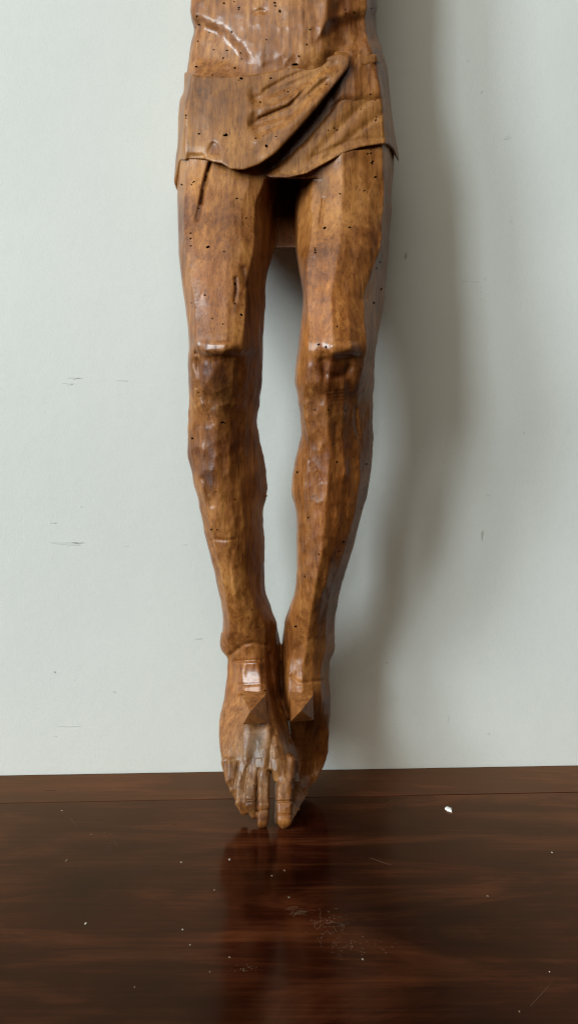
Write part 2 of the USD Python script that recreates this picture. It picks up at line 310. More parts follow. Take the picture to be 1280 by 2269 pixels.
def seg_dist(pts):
    X, Y = gx, gy
    d = np.full(X.shape, 1e9)
    for (ax, ay), (bx, by) in zip(pts[:-1], pts[1:]):
        ex_, ey_ = bx - ax, by - ay
        t = np.clip(((X - ax) * ex_ + (Y - ay) * ey_) / (ex_ * ex_ + ey_ * ey_), 0, 1)
        d = np.minimum(d, np.hypot(X - ax - t * ex_, Y - ay - t * ey_))
    return d
def groove(pts, depth, width):
    return -depth * np.exp(-(seg_dist(pts) / width) ** 2)
def blob(x, y, rx, ry, h, p=2):
    return h * np.exp(-(np.abs((gx - x) / rx) ** p + np.abs((gy - y) / ry) ** p))
def sdf2(pts):
    return poly_sdf(gx.astype(np.float32), gy.astype(np.float32), np.array(pts, np.float32))
def chips(cw, ch, amp, seed):
    """Gouge marks: shallow scoops that meet in crisp ridges, stretched along the grain."""
    r = np.random.default_rng(seed)
    nx, ny = int(540 / cw) + 3, int(2300 / ch) + 3
    sx = (np.arange(nx)[:, None] - 1 + r.random((nx, ny))) * cw + 365; sy = (np.arange(ny)[None] - 1 + r.random((nx, ny))) * ch - 450
    from scipy.spatial import cKDTree
    tree = cKDTree(np.stack([sx.ravel() / cw, sy.ravel() / ch], 1))
    d, idx = tree.query(np.stack([gx.ravel() / cw, gy.ravel() / ch], 1))
    gain = r.uniform(0.5, 1.3, sx.size)
    return (amp * (np.minimum(d, 1.2) ** 2 * 2.2 - 0.6) * gain[idx]).reshape(gx.shape)

def side_chips(cw, ch, amp, seed):
    from scipy.spatial import cKDTree
    r = np.random.default_rng(seed); w_, y_ = np.meshgrid(W / cw, PY / ch, indexing='ij')
    n = int(401 / cw * 2290 / ch)
    pts = np.stack([r.uniform(-155, 246, n) / cw, r.uniform(-440, 1850, n) / ch], 1)
    d = cKDTree(pts).query(np.stack([w_.ravel(), y_.ravel()], 1))[0].reshape(w_.shape)
    return (amp * (np.minimum(d, 1.2) ** 2 * 2 - .6)).T.astype(np.float32)

# ---- front relief of the body
def body_relief():
    D = ndimage.gaussian_filter(chips(30, 110, 1.5, 1) + chips(15, 44, 0.35, 2), 0.4)
    rough_zone = np.exp(-((gy - 890) / 110.0) ** 2) + 0.6 * sstep(gy, 950, 1000) * (1 - sstep(gy, 1350, 1400)) + 0.8 * np.exp(-((gy - 1470) / 60.0) ** 2) + 0.7 * (gy < 150)
    D += rough_zone * ndimage.gaussian_filter(chips(18, 30, 1.9, 5), 0.4)
    # the belly swells forward; its lower left flank drops to the groin, ribs overhang a hollow waist on the right
    belly = sdf2([(395, 42), (440, 52), (480, 70), (520, 104), (545, 145), (556, 200), (700, 200), (742, 110), (735, 60), (760, -40), (760, -500), (395, -500)])
    D += (15 * sstep(-belly, -8, 26) + blob(665, 50, 110, 130, 10)) * (1 - 0.85 * sstep(gy, 110, 185))
    rib = sdf2([(870, 34), (800, 40), (745, 60), (700, 90), (690, -500), (870, -500)])
    D += 11 * sstep(-rib, -6, 26)
    hipR = sdf2([(870, 82), (800, 84), (765, 102), (738, 132), (735, 230), (870, 230)])
    D += 9 * sstep(-hipR, -6, 26)
    D += groove([(566, 26), (576, 22), (586, 25)], 4, 5)      # navel
    D += blob(473, 140, 36, 40, 4)
    # left thigh: crack under the drape
    D += groove([(466, 360), (458, 385), (450, 420), (445, 450)], 15, 3.2)
    D += groove([(442, 458), (436, 485)], 4, 4)
    D += groove([(522, 615), (524, 640), (520, 668)], 5, 3) + groove([(538, 595), (545, 635)], 3, 5)
    D += groove([(716, 440), (709, 500)], 4, 3)
    D += groove([(688, 470), (676, 560)], 3, 4)
    D += groove([(846, 480), (828, 600), (806, 660)], 3, 8)
    # knees: flat caps that break off sharply above the receding shins
    def underknee(xs, ys, h, fade):
        yl = np.interp(gx, xs, ys); mx = sstep(gx, xs[0] - 14, xs[0] + 8) * (1 - sstep(gx, xs[-1] - 8, xs[-1] + 14))
        t = gy - yl
        return -h * mx * sstep(t, -5, 20) * (1 - sstep(t, fade * .25, fade))
    D += underknee([436, 455, 470, 492, 530], [766, 780, 783, 779, 768], 7, 130)
    D += underknee([718, 736, 752, 766, 778], [776, 784, 782, 778, 774], 8, 120)
    def cap(x0, x1, y0, y1, h):
        return (h * np.clip((gx - x0) / (x1 - x0), 0, 1) - 0.10 * np.clip(gy - y0, 0, 30)) * (1 - sstep(gx, x1, x1 + 46)) * sstep(gx, x0 - 4, x0) * sstep(gy, y0, y0 + 14) * (1 - sstep(gy, y1, y1 + 6))
    D += cap(434, 496, 752, 783, 9) + cap(714, 768, 754, 783, 10)
    D += blob(735, 900, 40, 60, 3)
    D += groove([(440, 800), (446, 850), (470, 900)], 4, 8) + groove([(775, 812), (760, 832), (740, 835)], 3, 8) + groove([(712, 800), (720, 830)], 4, 7)
    D += groove([(788, 905), (788, 940), (794, 965)], 4, 4)
    D += blob(721, 960, 22, 50, 3) + groove([(742, 940), (741, 985)], 2.5, 3)
    for k in range(9):                     # scratched tool marks below the knees
        x, y = 425 + 5 * k, 838 + 10 * k
        D += groove([(x, y), (x + 9, y + 22)], 1.6, 1.5)
    for k in range(7):
        x, y = 668 + 6 * k, 990 + 9 * k
        D += groove([(x, y), (x + 9, y + 24)], 1.8, 1.5)
    for k in range(4):
        D += groove([(725 + k * 3, 868 + k * 7), (780 - k * 4, 862 + k * 8)], 1.4, 1.6)
    D += groove([(448, 1060), (456, 1080), (470, 1120)], 4, 4)
    D += groove([(472, 1195), (500, 1197), (520, 1195)], 2.5, 3)
    D += groove([(510, 1220), (508, 1300), (520, 1340)], 2.2, 4)
    # ankles and insteps
    D += groove([(512, 1450), (540, 1428), (560, 1424), (590, 1430)], 5, 4)
    D += blob(500, 1422, 14, 26, 6)
    sq = sdf2([(521, 1468), (577, 1465), (580, 1536), (524, 1540)])
    D += 5 * sstep(-sq, -3, 3)
    D += groove([(519, 1466), (580, 1464)], 3.5, 2.6) + groove([(526, 1518), (578, 1516)], 2.5, 2.5)
    D += groove([(650, 1440), (690, 1415), (716, 1418)], 1.0, 5) + groove([(645, 1500), (660, 1515), (712, 1508)], 3, 4)
    D += groove([(597, 1450), (603, 1520), (618, 1580), (640, 1640)], 5, 6)
    D += groove([(574, 1612), (570, 1650), (560, 1690)], 3, 12) 
    D += groove([(606, 1620), (600, 1660), (596, 1700)], 4, 6)
    # the valleys between the toes reach up into the instep
    D += groove([(600, 1850), (604, 1775), (602, 1745), (598, 1712)], 26, 4.5)
    D += groove([(569, 1812), (568, 1760), (569, 1742)], 15, 2.6) + groove([(569, 1742), (573, 1706)], 4, 4)
    D += groove([(546, 1806), (544, 1750), (544, 1736)], 15, 2.6) + groove([(544, 1736), (549, 1700)], 4, 4)
    D += groove([(527, 1782), (523, 1735), (523, 1726)], 13, 2.6) + groove([(523, 1726), (528, 1694)], 4, 4)
    return D

# the block of wood left between the thighs
def box_into(vol, x0, x1, y0, y1, w0, w1, k=6):
    X, Y, Z = np.meshgrid(PX, PY, W, indexing='ij', sparse=True)
    i = slice(*np.searchsorted(PX, [x0 - 20, x1 + 20])); j = slice(*np.searchsorted(PY, [y0 - 20, y1 + 20]))
    d = np.maximum(np.maximum(np.maximum(x0 - X, X - x1), np.maximum(y0 - Y, Y - y1)), np.maximum(w0 - Z, Z - w1))[i, j].astype(np.float32)
    s = vol[i, j]; h = np.clip(k - np.abs(s - d), 0, None) / k
    vol[i, j] = np.minimum(s, d) - h * h * k * .25
def relief(vol, Dm):
    sel = (gy > 1400).astype(np.float32) + 0 * gx.astype(np.float32)
    for i in range(len(PX)):
        wgt = np.where((PY > 1400)[:, None], FOOTF[None], FRONT[None])
        vol[i] -= Dm[i][:, None].astype(np.float32) * wgt
# toes: chains of rounded segments
def capsule(vol, p, q, r0, r1, k=5, flat=1.0):
    p = np.array(p, float); q = np.array(q, float); R = max(r0, r1) + 26
    lo = np.minimum(p, q) - R; hi = np.maximum(p, q) + R
    i = slice(*np.searchsorted(PX, [lo[0], hi[0]])); j = slice(*np.searchsorted(PY, [lo[1], hi[1]])); m = slice(*np.searchsorted(W, [lo[2], hi[2]]))
    X, Y, Z = np.meshgrid(PX[i], PY[j], W[m], indexing='ij')
    e = q - p
    t = np.clip(((X - p[0]) * e[0] + (Y - p[1]) * e[1] + (Z - p[2]) * e[2]) / (e @ e), 0, 1)
    dx, dy, dz = X - p[0] - t * e[0], Y - p[1] - t * e[1], Z - p[2] - t * e[2]
    d = ((np.abs(dx) ** 4.5 + np.abs(dz / flat) ** 4.5) ** (2 / 4.5) + dy ** 2) ** 0.5 - (r0 + (r1 - r0) * t)
    s = vol[i, j, m]; h = np.clip(k - np.abs(s - d), 0, None) / k
    vol[i, j, m] = (np.minimum(s, d) - h * h * k * .25).astype(np.float32)
TOES = [
 [(636, 1690, -40, 21), (632, 1750, -70, 18.5), (630, 1780, -84, 18.5), (630, 1821, -100, 16.5)],
 [(586, 1690, -42, 14), (584, 1752, -72, 13), (584, 1788, -90, 14), (582, 1824, -100, 12)],
 [(563, 1690, -40, 13), (556, 1745, -66, 12), (556, 1786, -86, 13.5), (563, 1806, -84, 10)],
 [(540, 1690, -38, 12), (533, 1745, -56, 11.5), (534, 1780, -70, 11.5), (541, 1800, -70, 9)],
 [(515, 1690, -34, 12), (513, 1730, -46, 12), (519, 1752, -52, 10), (529, 1770, -54, 8)]]

def build_body():
    D = body_relief()
    body = new_volume()
    loft(body, TORSO, torso_poly)
    loft(body, LEFT, left_poly, 6)
    loft(body, RIGHT, right_poly, 5)
    box_into(body, 585, 668, 350, 548, 88, 150)

    relief(body, D)
    body -= (side_chips(26, 60, 1.5, 31) + side_chips(13, 22, 0.7, 32))[None] * (1 - 0.8 * FRONT)[None, None]

    for chain in TOES:
        for a_, b_ in zip(chain[:-1], chain[1:]):
            capsule(body, a_[:3], b_[:3], a_[3], b_[3], 3)
    capsule(body, (505, 1690, -20), (510, 1728, -30), 14, 10, 6)
    toeD = groove([(612, 1777), (648, 1776)], 3.0, 2.6) + groove([(616, 1806), (646, 1806)], 1.8, 1.8) + groove([(568, 1798), (598, 1795)], 2.2, 2.4) + groove([(546, 1774), (568, 1776)], 2.4, 2.4)
    toeD += (gy > 1680) * ndimage.gaussian_filter(chips(14, 28, 1.2, 11), 0.3)
    relief(body, toeD * (gy > 1650))
    capsule(body, (582, 1099, 95), (591, 1099, 92), 2.6, 2.4, 2)
    body = ndimage.gaussian_filter(body, 0.5)
    body[:, :3] = np.maximum(body[:, :3], 4.0)
    return body

set_grid(*FINE); FEET = build_body(); FINE_GRID = (G, PX, PY, W)
set_grid(*COARSE); body = build_body()

# ---- the loincloth
cloth_rows = [(120, 416, 436, 826, 848, -39, 200, 4), (160, 410, 430, 834, 858, -44, 199, 4), (200, 409, 424, 840, 861, -48, 198, 5), (220, 401, 420, 842, 863, -50, 197, 6), (260, 397, 415, 845, 867, -53, 196, 6),
              (320, 395, 413, 849, 877, -57, 194, 5), (350, 391, 413, 850, 882, -58, 194, 4), (385, 388, 413, 850, 879, -58, 194, 3), (405, 387, 413, 850, 876, -57, 192, 2), (440, 390, 413, 850, 874, -56, 190, 2)]
base = new_volume()
loft(base, cloth_rows, torso_poly, flat=True)
panelL = sdf2([(340, 150), (410, 158), (440, 167), (500, 168), (560, 165), (610, 155), (700, 130), (750, 118), (778, 122), (772, 150), (740, 190), (700, 240), (650, 298), (610, 340), (575, 364), (540, 376), (510, 374), (492, 362), (470, 358), (455, 352), (413, 353), (402, 395), (393, 440), (340, 440)])
panelR = sdf2([(940, 128), (860, 134), (840, 140), (800, 146), (760, 160), (700, 200), (600, 300), (560, 360), (575, 384), (600, 393), (640, 394), (680, 384), (720, 362), (760, 340), (800, 326), (850, 318), (866, 328), (880, 355), (878, 392), (940, 396)])
band = sdf2([(740, 112), (780, 116), (850, 120), (940, 120), (940, 134), (860, 135), (820, 141), (790, 149), (745, 170)])
# folds fan out from the knot of cloth on the right
DC = ndimage.gaussian_filter(chips(42, 60, 1.0, 21) + chips(20, 30, .25, 22), 0.6)
DL = DC.copy()
DL += groove([(575, 262), (640, 235), (690, 182)], 7, 3.5) + groove([(600, 230), (640, 208), (700, 168)], 4, 4) + groove([(585, 200), (640, 170), (725, 136)], 4, 4.5)
DL += groove([(585, 288), (630, 270), (680, 228)], 3, 4) + groove([(560, 206), (572, 224), (563, 262), (574, 292)], 4, 10)
DL += groove([(560, 275), (640, 250), (720, 180)], 6, 9) + groove([(565, 218), (640, 190), (740, 142)], 5, 9) + 4 * np.exp(-(seg_dist([(560, 245), (640, 222), (725, 162)]) / 9) ** 2) + 4 * np.exp(-(seg_dist([(570, 310), (640, 278), (715, 205)]) / 9) ** 2)
DL += blob(665, 165, 60, 16, 2) 
DL += 4 * np.exp(-(seg_dist([(770, 140), (740, 180), (690, 240), (640, 295), (590, 345)]) / 14) ** 2)
DL += blob(500, 255, 70, 85, 6)
DL += groove([(430, 355), (455, 352)], 0, 1)
# the flat carved notch and the arched cut low on the left panel
arch = sdf2([(456, 355), (460, 330), (466, 316), (474, 312), (482, 318), (488, 336), (492, 356)])
DL -= 5 * sstep(-arch, -2, 4) * sstep(346 - gy, -8, 14)
DL -= 4 * (1 - sstep(np.abs(gx - 434), 18, 22)) * sstep(gy, 336, 346)
EDGE = seg_dist([(778, 122), (772, 150), (740, 190), (700, 240), (650, 298), (610, 340), (575, 364), (540, 376), (510, 374)])
OFFL = 5 + 24 * np.exp(-(EDGE / 75) ** 2) * (0.35 + 0.65 * sstep(gy, 125, 240)) - 3 * sstep(gy, 320, 350) * sstep(480 - gx, 0, 40)
DR = DC.copy() + groove([(772, 154), (750, 182), (708, 240), (658, 300), (618, 342), (580, 368)], 26, 15)
DR += 3.5 * np.exp(-(seg_dist([(600, 390), (640, 392), (680, 382), (720, 360), (760, 338), (800, 324), (850, 316)]) / 7) ** 2)
DR += groove([(700, 345), (740, 325), (800, 306), (848, 306)], 1.8, 4)
DR += groove([(712, 285), (700, 310)], 2, 4) + groove([(850, 190), (770, 262), (690, 352)], 3, 9) + groove([(846, 250), (780, 300), (720, 350)], 2.5, 7) + groove([(800, 160), (730, 240), (668, 318)], 3, 6)

SIDE = (1 - sstep(W, -34, 14)).astype(np.float32)
def cloth_piece(Dm, off, region, side):
    v = base.copy()
    off = off + 0 * gx
    for i in range(len(PX)):
        v[i] -= Dm[i][:, None].astype(np.float32) * FRONT[None] + (off[i][:, None] - 2).astype(np.float32) * SIDE[None] + 2
    v = np.maximum(v, region[:, :, None] * 0.9)
    if side:                               # the hem drops as it goes round the hip to the back
        y0, drop, w0, w1, x_in = side
        hem = (y0 + drop * sstep(W, w0, w1)).astype(np.float32)
        here = (gx < x_in) if x_in < 600 else (gx > x_in)
        cut = (gy.astype(np.float32)[:, :, None] - hem[None, None]) * 0.9
        v = np.where(here[:, :, None], np.maximum(v, cut), v)
    return v.astype(np.float32)
jc = slice(*np.searchsorted(PY, [70, 470]))
vL = cloth_piece(DL, OFFL, panelL, (354, 80, -10, 95, 450))[:, jc]
vR = cloth_piece(DR, 5, panelR, (319, 76, -35, 100, 848))[:, jc]
vB = cloth_piece(DC, 9, band, None)[:, jc]
cloth = ndimage.gaussian_filter(np.minimum(np.minimum(vL, vR), vB), 0.85)
cloth_full = new_volume(); cloth_full[:, jc] = cloth

def surface_nets(F, ox, oy, oz):
    F = np.where(np.abs(F) < 1e-4, 1e-4, F)
    ins = F < 0
    c = [ins[a:ins.shape[0] - 1 + a, b:ins.shape[1] - 1 + b, d:ins.shape[2] - 1 + d] for a in (0, 1) for b in (0, 1) for d in (0, 1)]
    cnt = sum(x.astype(np.int8) for x in c)
    mixed = (cnt > 0) & (cnt < 8)
    I = np.argwhere(mixed); idx = np.full(mixed.shape, -1, np.int64); idx[mixed] = np.arange(len(I))
    acc = np.zeros((len(I), 3)); num = np.zeros(len(I))
    corners = np.array([(a, b, d) for a in (0, 1) for b in (0, 1) for d in (0, 1)])
    val = np.stack([F[I[:, 0] + a, I[:, 1] + b, I[:, 2] + d] for a, b, d in corners], 1)
    for m in range(8):
        for n in range(m + 1, 8):
            if np.abs(corners[m] - corners[n]).sum() == 1:
                s = (val[:, m] < 0) != (val[:, n] < 0)
                t = np.where(s, val[:, m] / np.where(s, val[:, m] - val[:, n], 1), 0)
                p = corners[m] + t[:, None] * (corners[n] - corners[m])
                acc += np.where(s[:, None], p, 0); num += s
    V = I + acc / num[:, None]
    faces = []
    for ax in range(3):
        A, B = [slice(None)] * 3, [slice(None)] * 3
        A[ax] = slice(0, -1); B[ax] = slice(1, None)
        ch = ins[tuple(A)] != ins[tuple(B)]
        o1, o2 = [(1, 2), (2, 0), (0, 1)][ax]
        E = np.argwhere(ch)
        E = E[(E[:, o1] > 0) & (E[:, o2] > 0) & (E[:, o1] < F.shape[o1] - 1) & (E[:, o2] < F.shape[o2] - 1)]
        def at(d1, d2):
            e = E.copy(); e[:, o1] += d1; e[:, o2] += d2
            return idx[e[:, 0], e[:, 1], e[:, 2]]
        q = np.stack([at(-1, -1), at(0, -1), at(0, 0), at(-1, 0)], 1)
        flip = ~ins[E[:, 0], E[:, 1], E[:, 2]]
        q[flip] = q[flip][:, ::-1]
        faces.append(q)
    Q = np.vstack(faces)
    T = np.vstack([Q[:, [0, 1, 2]], Q[:, [0, 2, 3]]])
    P = np.stack([ox + G * V[:, 0], oy + G * V[:, 1], oz + G * V[:, 2]], 1)
    return P, T

def front_depth(vol, x, y):
    i = int(round((x - PX[0]) / G)); j = int(round((y - PY[0]) / G))
    if not (0 <= i < len(PX) and 0 <= j < len(PY)): return None
    k = np.nonzero(vol[i, j] < 0)[0]
    return W[k[0]] if len(k) else None

HOLES = [(437,36),(441,53),(432,59),(464,71),(438,89),(473,110),(504,109),(494,129),(435,148),(521,150),(471,165),(535,174,4),(529,176),(599,172),(590,87,3.3),(529,15),(530,20),(497,6),(610,5,3.4),(610,12),(621,24,3.4),(514,71,3.4),(533,117),(535,129),(577,226),(637,201),(521,2),
 (766,20),(766,31),(784,27),(822,19),(739,46),(687,65),(678,97),(660,123),(655,141,4.2),(650,142,3.4),(819,208),(831,222,3.4),(724,184),(441,297),(498,300,4),(502,298,3.4),(567,305),(590,323,3.6),(611,301),(414,261),(413,255),
 (424,408,2.6),(427,404,2.6),(430,401,2.6),(403,409),(524,440),(801,241),(834,259),(833,266),(728,289),(740,284,3.2),(745,287),(815,341),(820,339),(826,358,3.2),(823,362,3),(832,391,3.2),(754,429),(807,422),(820,330),
 (423,517,3.2),(424,528,3.6),(423,544,3),(461,547,3.8),(497,557,3.2),(520,629,3.4),(520,671),(453,655),(544,482),(440,460,3.2),(719,505,3.6),(775,504,3),(697,548),(698,553,3),(697,560),(834,594,3),(845,641,3),(828,670,3),(842,580),
 (521,648),(493,717,3),(470,704),(534,697,3.2),(721,769,3.8),(706,762,3),(746,722,2.3),(492,937,4),(496,936,3),(427,970),(521,1108,3),(479,1090,2.2),(689,893,2.2),(697,908,2.4),(728,909,2.8),(746,1023,3.6),(658,1047,2.8),(812,1028,2.6),(766,911,2.2),
 (482,1172,3),(468,1174,2.4),(682,1146,3),(709,1229,3.4),(761,1200,3),(751,1222,3),(676,1277,2.4),(797,1128,2.6),(559,1349,2.8),(572,1390,2.6),(655,1388,2.8),(586,1530,3.2),(645,1675,2.8),(562,1739,2.6),(424,672,2.2),(418,742,2),(441,868,2)]

BASE = to_world(np.array([[606.0, 1840.0, -100.0]]))[0]; BASE[2] = 0.0
def shell(sub, g, x0, y0, w0):
    sub = sub.copy()
    for it in range(8):
        P, T = surface_nets(sub, x0, y0, w0)
        e = np.sort(np.vstack([T[:, [0, 1]], T[:, [1, 2]], T[:, [2, 0]]]), 1)
        key, cnt = np.unique(e[:, 0].astype(np.int64) * len(P) + e[:, 1], return_counts=True)
        bad = key[cnt != 2]
        print('  nets', it, len(bad))
        if not len(bad): break
        b = np.unique(np.concatenate([bad // len(P), bad % len(P)]))
        q = np.floor((P[b] - [x0, y0, w0]) / g + 1e-6).astype(int)
        if it < 4:                         # soften the cells round a pinch; fill them only if that fails
            sel = np.zeros(sub.shape, bool); q = np.clip(q, 0, np.array(sub.shape) - 1); sel[tuple(q.T)] = True
            sel = ndimage.binary_dilation(sel, iterations=2)
            if it == 0: soft_field = ndimage.gaussian_filter(sub, 1.1)
            sub[sel] = soft_field[sel] if it < 2 else ndimage.uniform_filter(sub, 3)[sel]
            continue
        for o in np.ndindex(2, 2, 2):
            z = tuple(np.clip(q + o, 0, np.array(sub.shape) - 1).T)
            sub[z] = np.minimum(sub[z], -0.25 - 0.1 * it)
    Vw = to_world(P) - BASE
    if trimesh.Trimesh(Vw, T, process=False).volume < 0: T = T[:, ::-1]
    man = manifold3d.Manifold(manifold3d.Mesh(np.ascontiguousarray(Vw, np.float32), np.ascontiguousarray(T, np.uint32)))
    print(len(T), man.status(), man.num_tri())
    return man, trimesh.Trimesh(Vw, T, process=False)
def finish(which):
    if which == 'cloth':
        man, parts = shell(cloth_full[:, jc], G, PX[0], PY[jc.start], W[0])
    else:
        up, _ = shell(np.maximum(body, (PY - 1634.0)[None, :, None]), G, PX[0], PY[0], W[0])
        g, px_, py_, w_ = FINE_GRID
        c = globals()['G']; globals()['G'] = g
        low, _ = shell(np.maximum(FEET, (1626.0 - py_)[None, :, None]), g, px_[0], py_[0], w_[0])
        globals()['G'] = c
        man = up + low
        mm = man.to_mesh(); parts = trimesh.Trimesh(mm.vert_properties[:, :3], mm.tri_verts, process=False)
    if man.num_tri() > 0:
        pins = []
        r_ = np.random.default_rng(5)
        for h in HOLES:
            x, y, r = h[0], h[1], (h[2] if len(h) > 2 else 2.7)
            fb, fc = front_depth(body, x, y), front_depth(cloth_full, x, y)
            top = 'cloth' if fc is not None and (fb is None or fc < fb) else 'body'
            if top != which or (fb is None and fc is None): continue
            wf = fc if top == 'cloth' else fb
            jx, jy = r_.normal(0, 2, 2)
            ring = []
            for (ww, dx, dy) in ((wf - 12, 0, 0), (wf + 14, jx, jy)):
                for a in np.arange(7) * 2 * np.pi / 7:
                    rr = r * (0.62 + 0.42 * ((x * 7 + y * 13) % 10) / 10) * (1 + 0.28 * math.sin(2 * a + x) + .1 * math.sin(3 * a + y))
                    ring.append((x + dx + rr * math.cos(a), y + dy + rr * math.sin(a), ww))
            pins.append(manifold3d.Manifold.hull_points((to_world(np.array(ring)) - BASE).astype(np.float64)))
        man = man - manifold3d.Manifold.batch_boolean(pins, manifold3d.OpType.Add)
        mm = man.to_mesh()
        return trimesh.Trimesh(mm.vert_properties[:, :3], mm.tri_verts, process=False)
    return parts

# old stains, dirt in the cracks, worn patches, painted shade and foot sheen, as colours on the carved front
STAIN_SHADE = np.ones(gx.shape + (3,))
def stain_shade(mask, color, noise_amt=0.6, seed=0):
    n = meshkit.fbm(np.stack([gx / 14, gy / 34, 0 * gx + seed], -1), 4, seed)
    m = np.clip(mask * (1 - noise_amt + 2 * noise_amt * n), 0, 1)[..., None]
    STAIN_SHADE[:] = STAIN_SHADE * (1 - m) + m * np.array(color) * STAIN_SHADE
def spot(x, y, rx, ry): return np.exp(-(((gx - x) / rx) ** 2 + ((gy - y) / ry) ** 2) ** 1.5)
def line(pts, w): return np.exp(-(seg_dist(pts) / w) ** 2)
stain_shade(line([(466, 360), (458, 385), (450, 420), (445, 450)], 4.5), (0.25, 0.2, 0.2), .2)
stain_shade(line([(442, 458), (436, 485)], 7), (0.45, 0.38, 0.36))
stain_shade(spot(714, 410, 15, 24), (0.42, 0.42, 0.45), .4, 1)
stain_shade(spot(492, 860, 26, 60), (0.62, 0.64, 0.66), .7, 2)
stain_shade(line([(522, 615), (524, 640), (520, 690)], 4), (0.4, 0.32, 0.3), .4)
stain_shade(line([(538, 590), (550, 650), (548, 720)], 7), (0.5, 0.42, 0.38), .8, 3)
stain_shade(spot(745, 840, 60, 60), (0.50, 0.38, 0.32), .8, 4)  # shade and grime below both knees, painted into the colour
stain_shade(spot(478, 815, 46, 50), (0.52, 0.40, 0.34), .8, 5)
stain_shade(spot(760, 30, 40, 60), (0.6, 0.48, 0.42), .7, 6)  # darker patch at the right of the waist
stain_shade(spot(570, 1660, 22, 44), (0.62, 0.72, 0.85), .5, 7)  # reflected window sheen on the instep, painted grey-blue
stain_shade(spot(462, 1078, 12, 40), (0.5, 0.45, 0.42), .9, 8)
stain_shade(spot(690, 1680, 52, 100), (0.42, 0.35, 0.33), .5, 9)  # shade of the left foot painted over the dark wood of the right
stain_shade(spot(562, 1715, 80, 125) * (gx < 668), (0.58, 0.68, 0.98), .45, 20)  # grey sheen over the left foot and toes, put into the colour
stain_shade(spot(720, 700, 60, 130), (1.25, 1.18, 1.1), .8, 10)
stain_shade(spot(440, 470, 30, 110), (1.22, 1.22, 1.15), .7, 11)
stain_shade(spot(475, 640, 50, 90), (0.9, 0.78, 0.70), .8, 12)
stain_shade(spot(750, 1100, 60, 160), (0.92, 0.78, 0.68), .8, 13)
stain_shade(line([(590, 380), (655, 308), (706, 246), (750, 186), (776, 150)], 14), (0.30, 0.22, 0.2), .4, 14)  # dirt line under the flap, with its shadow painted in
stain_shade(sstep(-sdf2([(588, 385), (668, 385), (660, 460), (655, 560), (606, 560), (600, 450)]), -6, 6), (0.45, 0.36, 0.32), .3, 15)  # shade of the recess between the thighs, painted dark
stain_shade(line([(640, 470), (700, 390), (780, 340)], 12), (0.5, 0.42, 0.38), .7, 15)  # darker line below the right hem
stain_shade(spot(476, 330, 14, 16), (0.6, 0.48, 0.48), .3, 16)  # darker inside the arched cut
stain_shade(line([(505, 1700), (512, 1745), (560, 1745), (556, 1690)], 8), (0.72, 0.66, 0.62), .9, 17)
stain_shade(line([(545, 1780), (568, 1782)], 9) + line([(568, 1815), (592, 1812)], 8), (0.6, 0.5, 0.42), .5, 18)
stain_shade(spot(560, 1500, 60, 50), (0.95, 0.88, 0.84), .8, 19)
POLISH = 0.10 + 0.25 * meshkit.fbm(np.stack([gx / 40, gy / 60, 0 * gx], -1), 3, 77)
for (x, y, rx, ry, k) in [(505, 95, 75, 75, 1.0), (600, 70, 90, 110, .55), (462, 766, 44, 26, 1.0), (738, 768, 40, 24, 1.0), (549, 1500, 36, 44, 1.0), (430, 660, 22, 60, .6), (740, 690, 50, 80, .25), (440, 890, 30, 90, .3), (690, 1020, 40, 90, .3)]:
    POLISH = np.maximum(POLISH, k * spot(x, y, rx, ry))
def stain_shaded(prim):
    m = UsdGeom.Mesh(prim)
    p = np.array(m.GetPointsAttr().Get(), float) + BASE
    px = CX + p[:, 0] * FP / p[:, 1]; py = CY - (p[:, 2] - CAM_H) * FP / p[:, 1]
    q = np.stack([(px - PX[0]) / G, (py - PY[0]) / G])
    col = np.stack([ndimage.map_coordinates(STAIN_SHADE[..., k], q, order=1, mode='nearest') for k in range(3)], 1)
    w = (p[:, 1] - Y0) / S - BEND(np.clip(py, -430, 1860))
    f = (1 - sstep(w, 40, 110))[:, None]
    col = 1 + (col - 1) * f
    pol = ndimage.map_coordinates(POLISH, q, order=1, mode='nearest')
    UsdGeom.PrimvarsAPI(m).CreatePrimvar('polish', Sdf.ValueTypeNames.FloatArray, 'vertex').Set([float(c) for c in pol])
    UsdGeom.PrimvarsAPI(m).CreatePrimvar('stain_shade', Sdf.ValueTypeNames.Color3fArray, 'vertex').Set([Gf.Vec3f(*map(float, c)) for c in col])

figure = thing('carved_figure', 'carved brown wooden figure, loincloth and bare legs, leaning upright on its toes against the wall', 'statue', BASE)
bm = finish('body')
stain_shaded(part('body', bm, WOOD, figure, smooth=45))
cm = finish('cloth')
stain_shaded(part('loincloth', cm, CLOTHW, figure, smooth=45))

# ---- pyramid heads of the nails
def nail_head(corners, apex, thick, name):
    """corners: four (px, py, w) of the head's face, apex (px, py, w)."""
    c = np.array(corners, float); back = c.copy(); back[:, 2] += thick; back[:, 1] -= thick * .35
    ctr = c.mean(0)
    P = np.vstack([c, back, [apex]])
    m = trimesh.convex.convex_hull(to_world(P) - BASE)
    return m
print('depths', [(p, front_depth(body, *p)) for p in ((562, 1570), (562, 1535), (562, 1600), (668, 1570), (668, 1600))])
f1 = front_depth(body, 562, 1537); f2 = front_depth(body, 562, 1600)
part('nail_head', nail_head([(536, 1542, f1 - 25), (589, 1539, f1 - 23), (591, 1602, f2 - 28), (538, 1606, f2 - 30)], (554, 1578, (f1 + f2) / 2 - 68), 36, 'a'), NAILW, figure)
g1 = front_depth(body, 668, 1543); g2 = front_depth(body, 668, 1600)
part('nail_head', nail_head([(643, 1545, g1 - 24), (693, 1541, g1 - 22), (695, 1596, g1 - 27), (643, 1600, g1 - 30)], (667, 1575, g1 - 66), 36, 'b'), NAILW, figure)

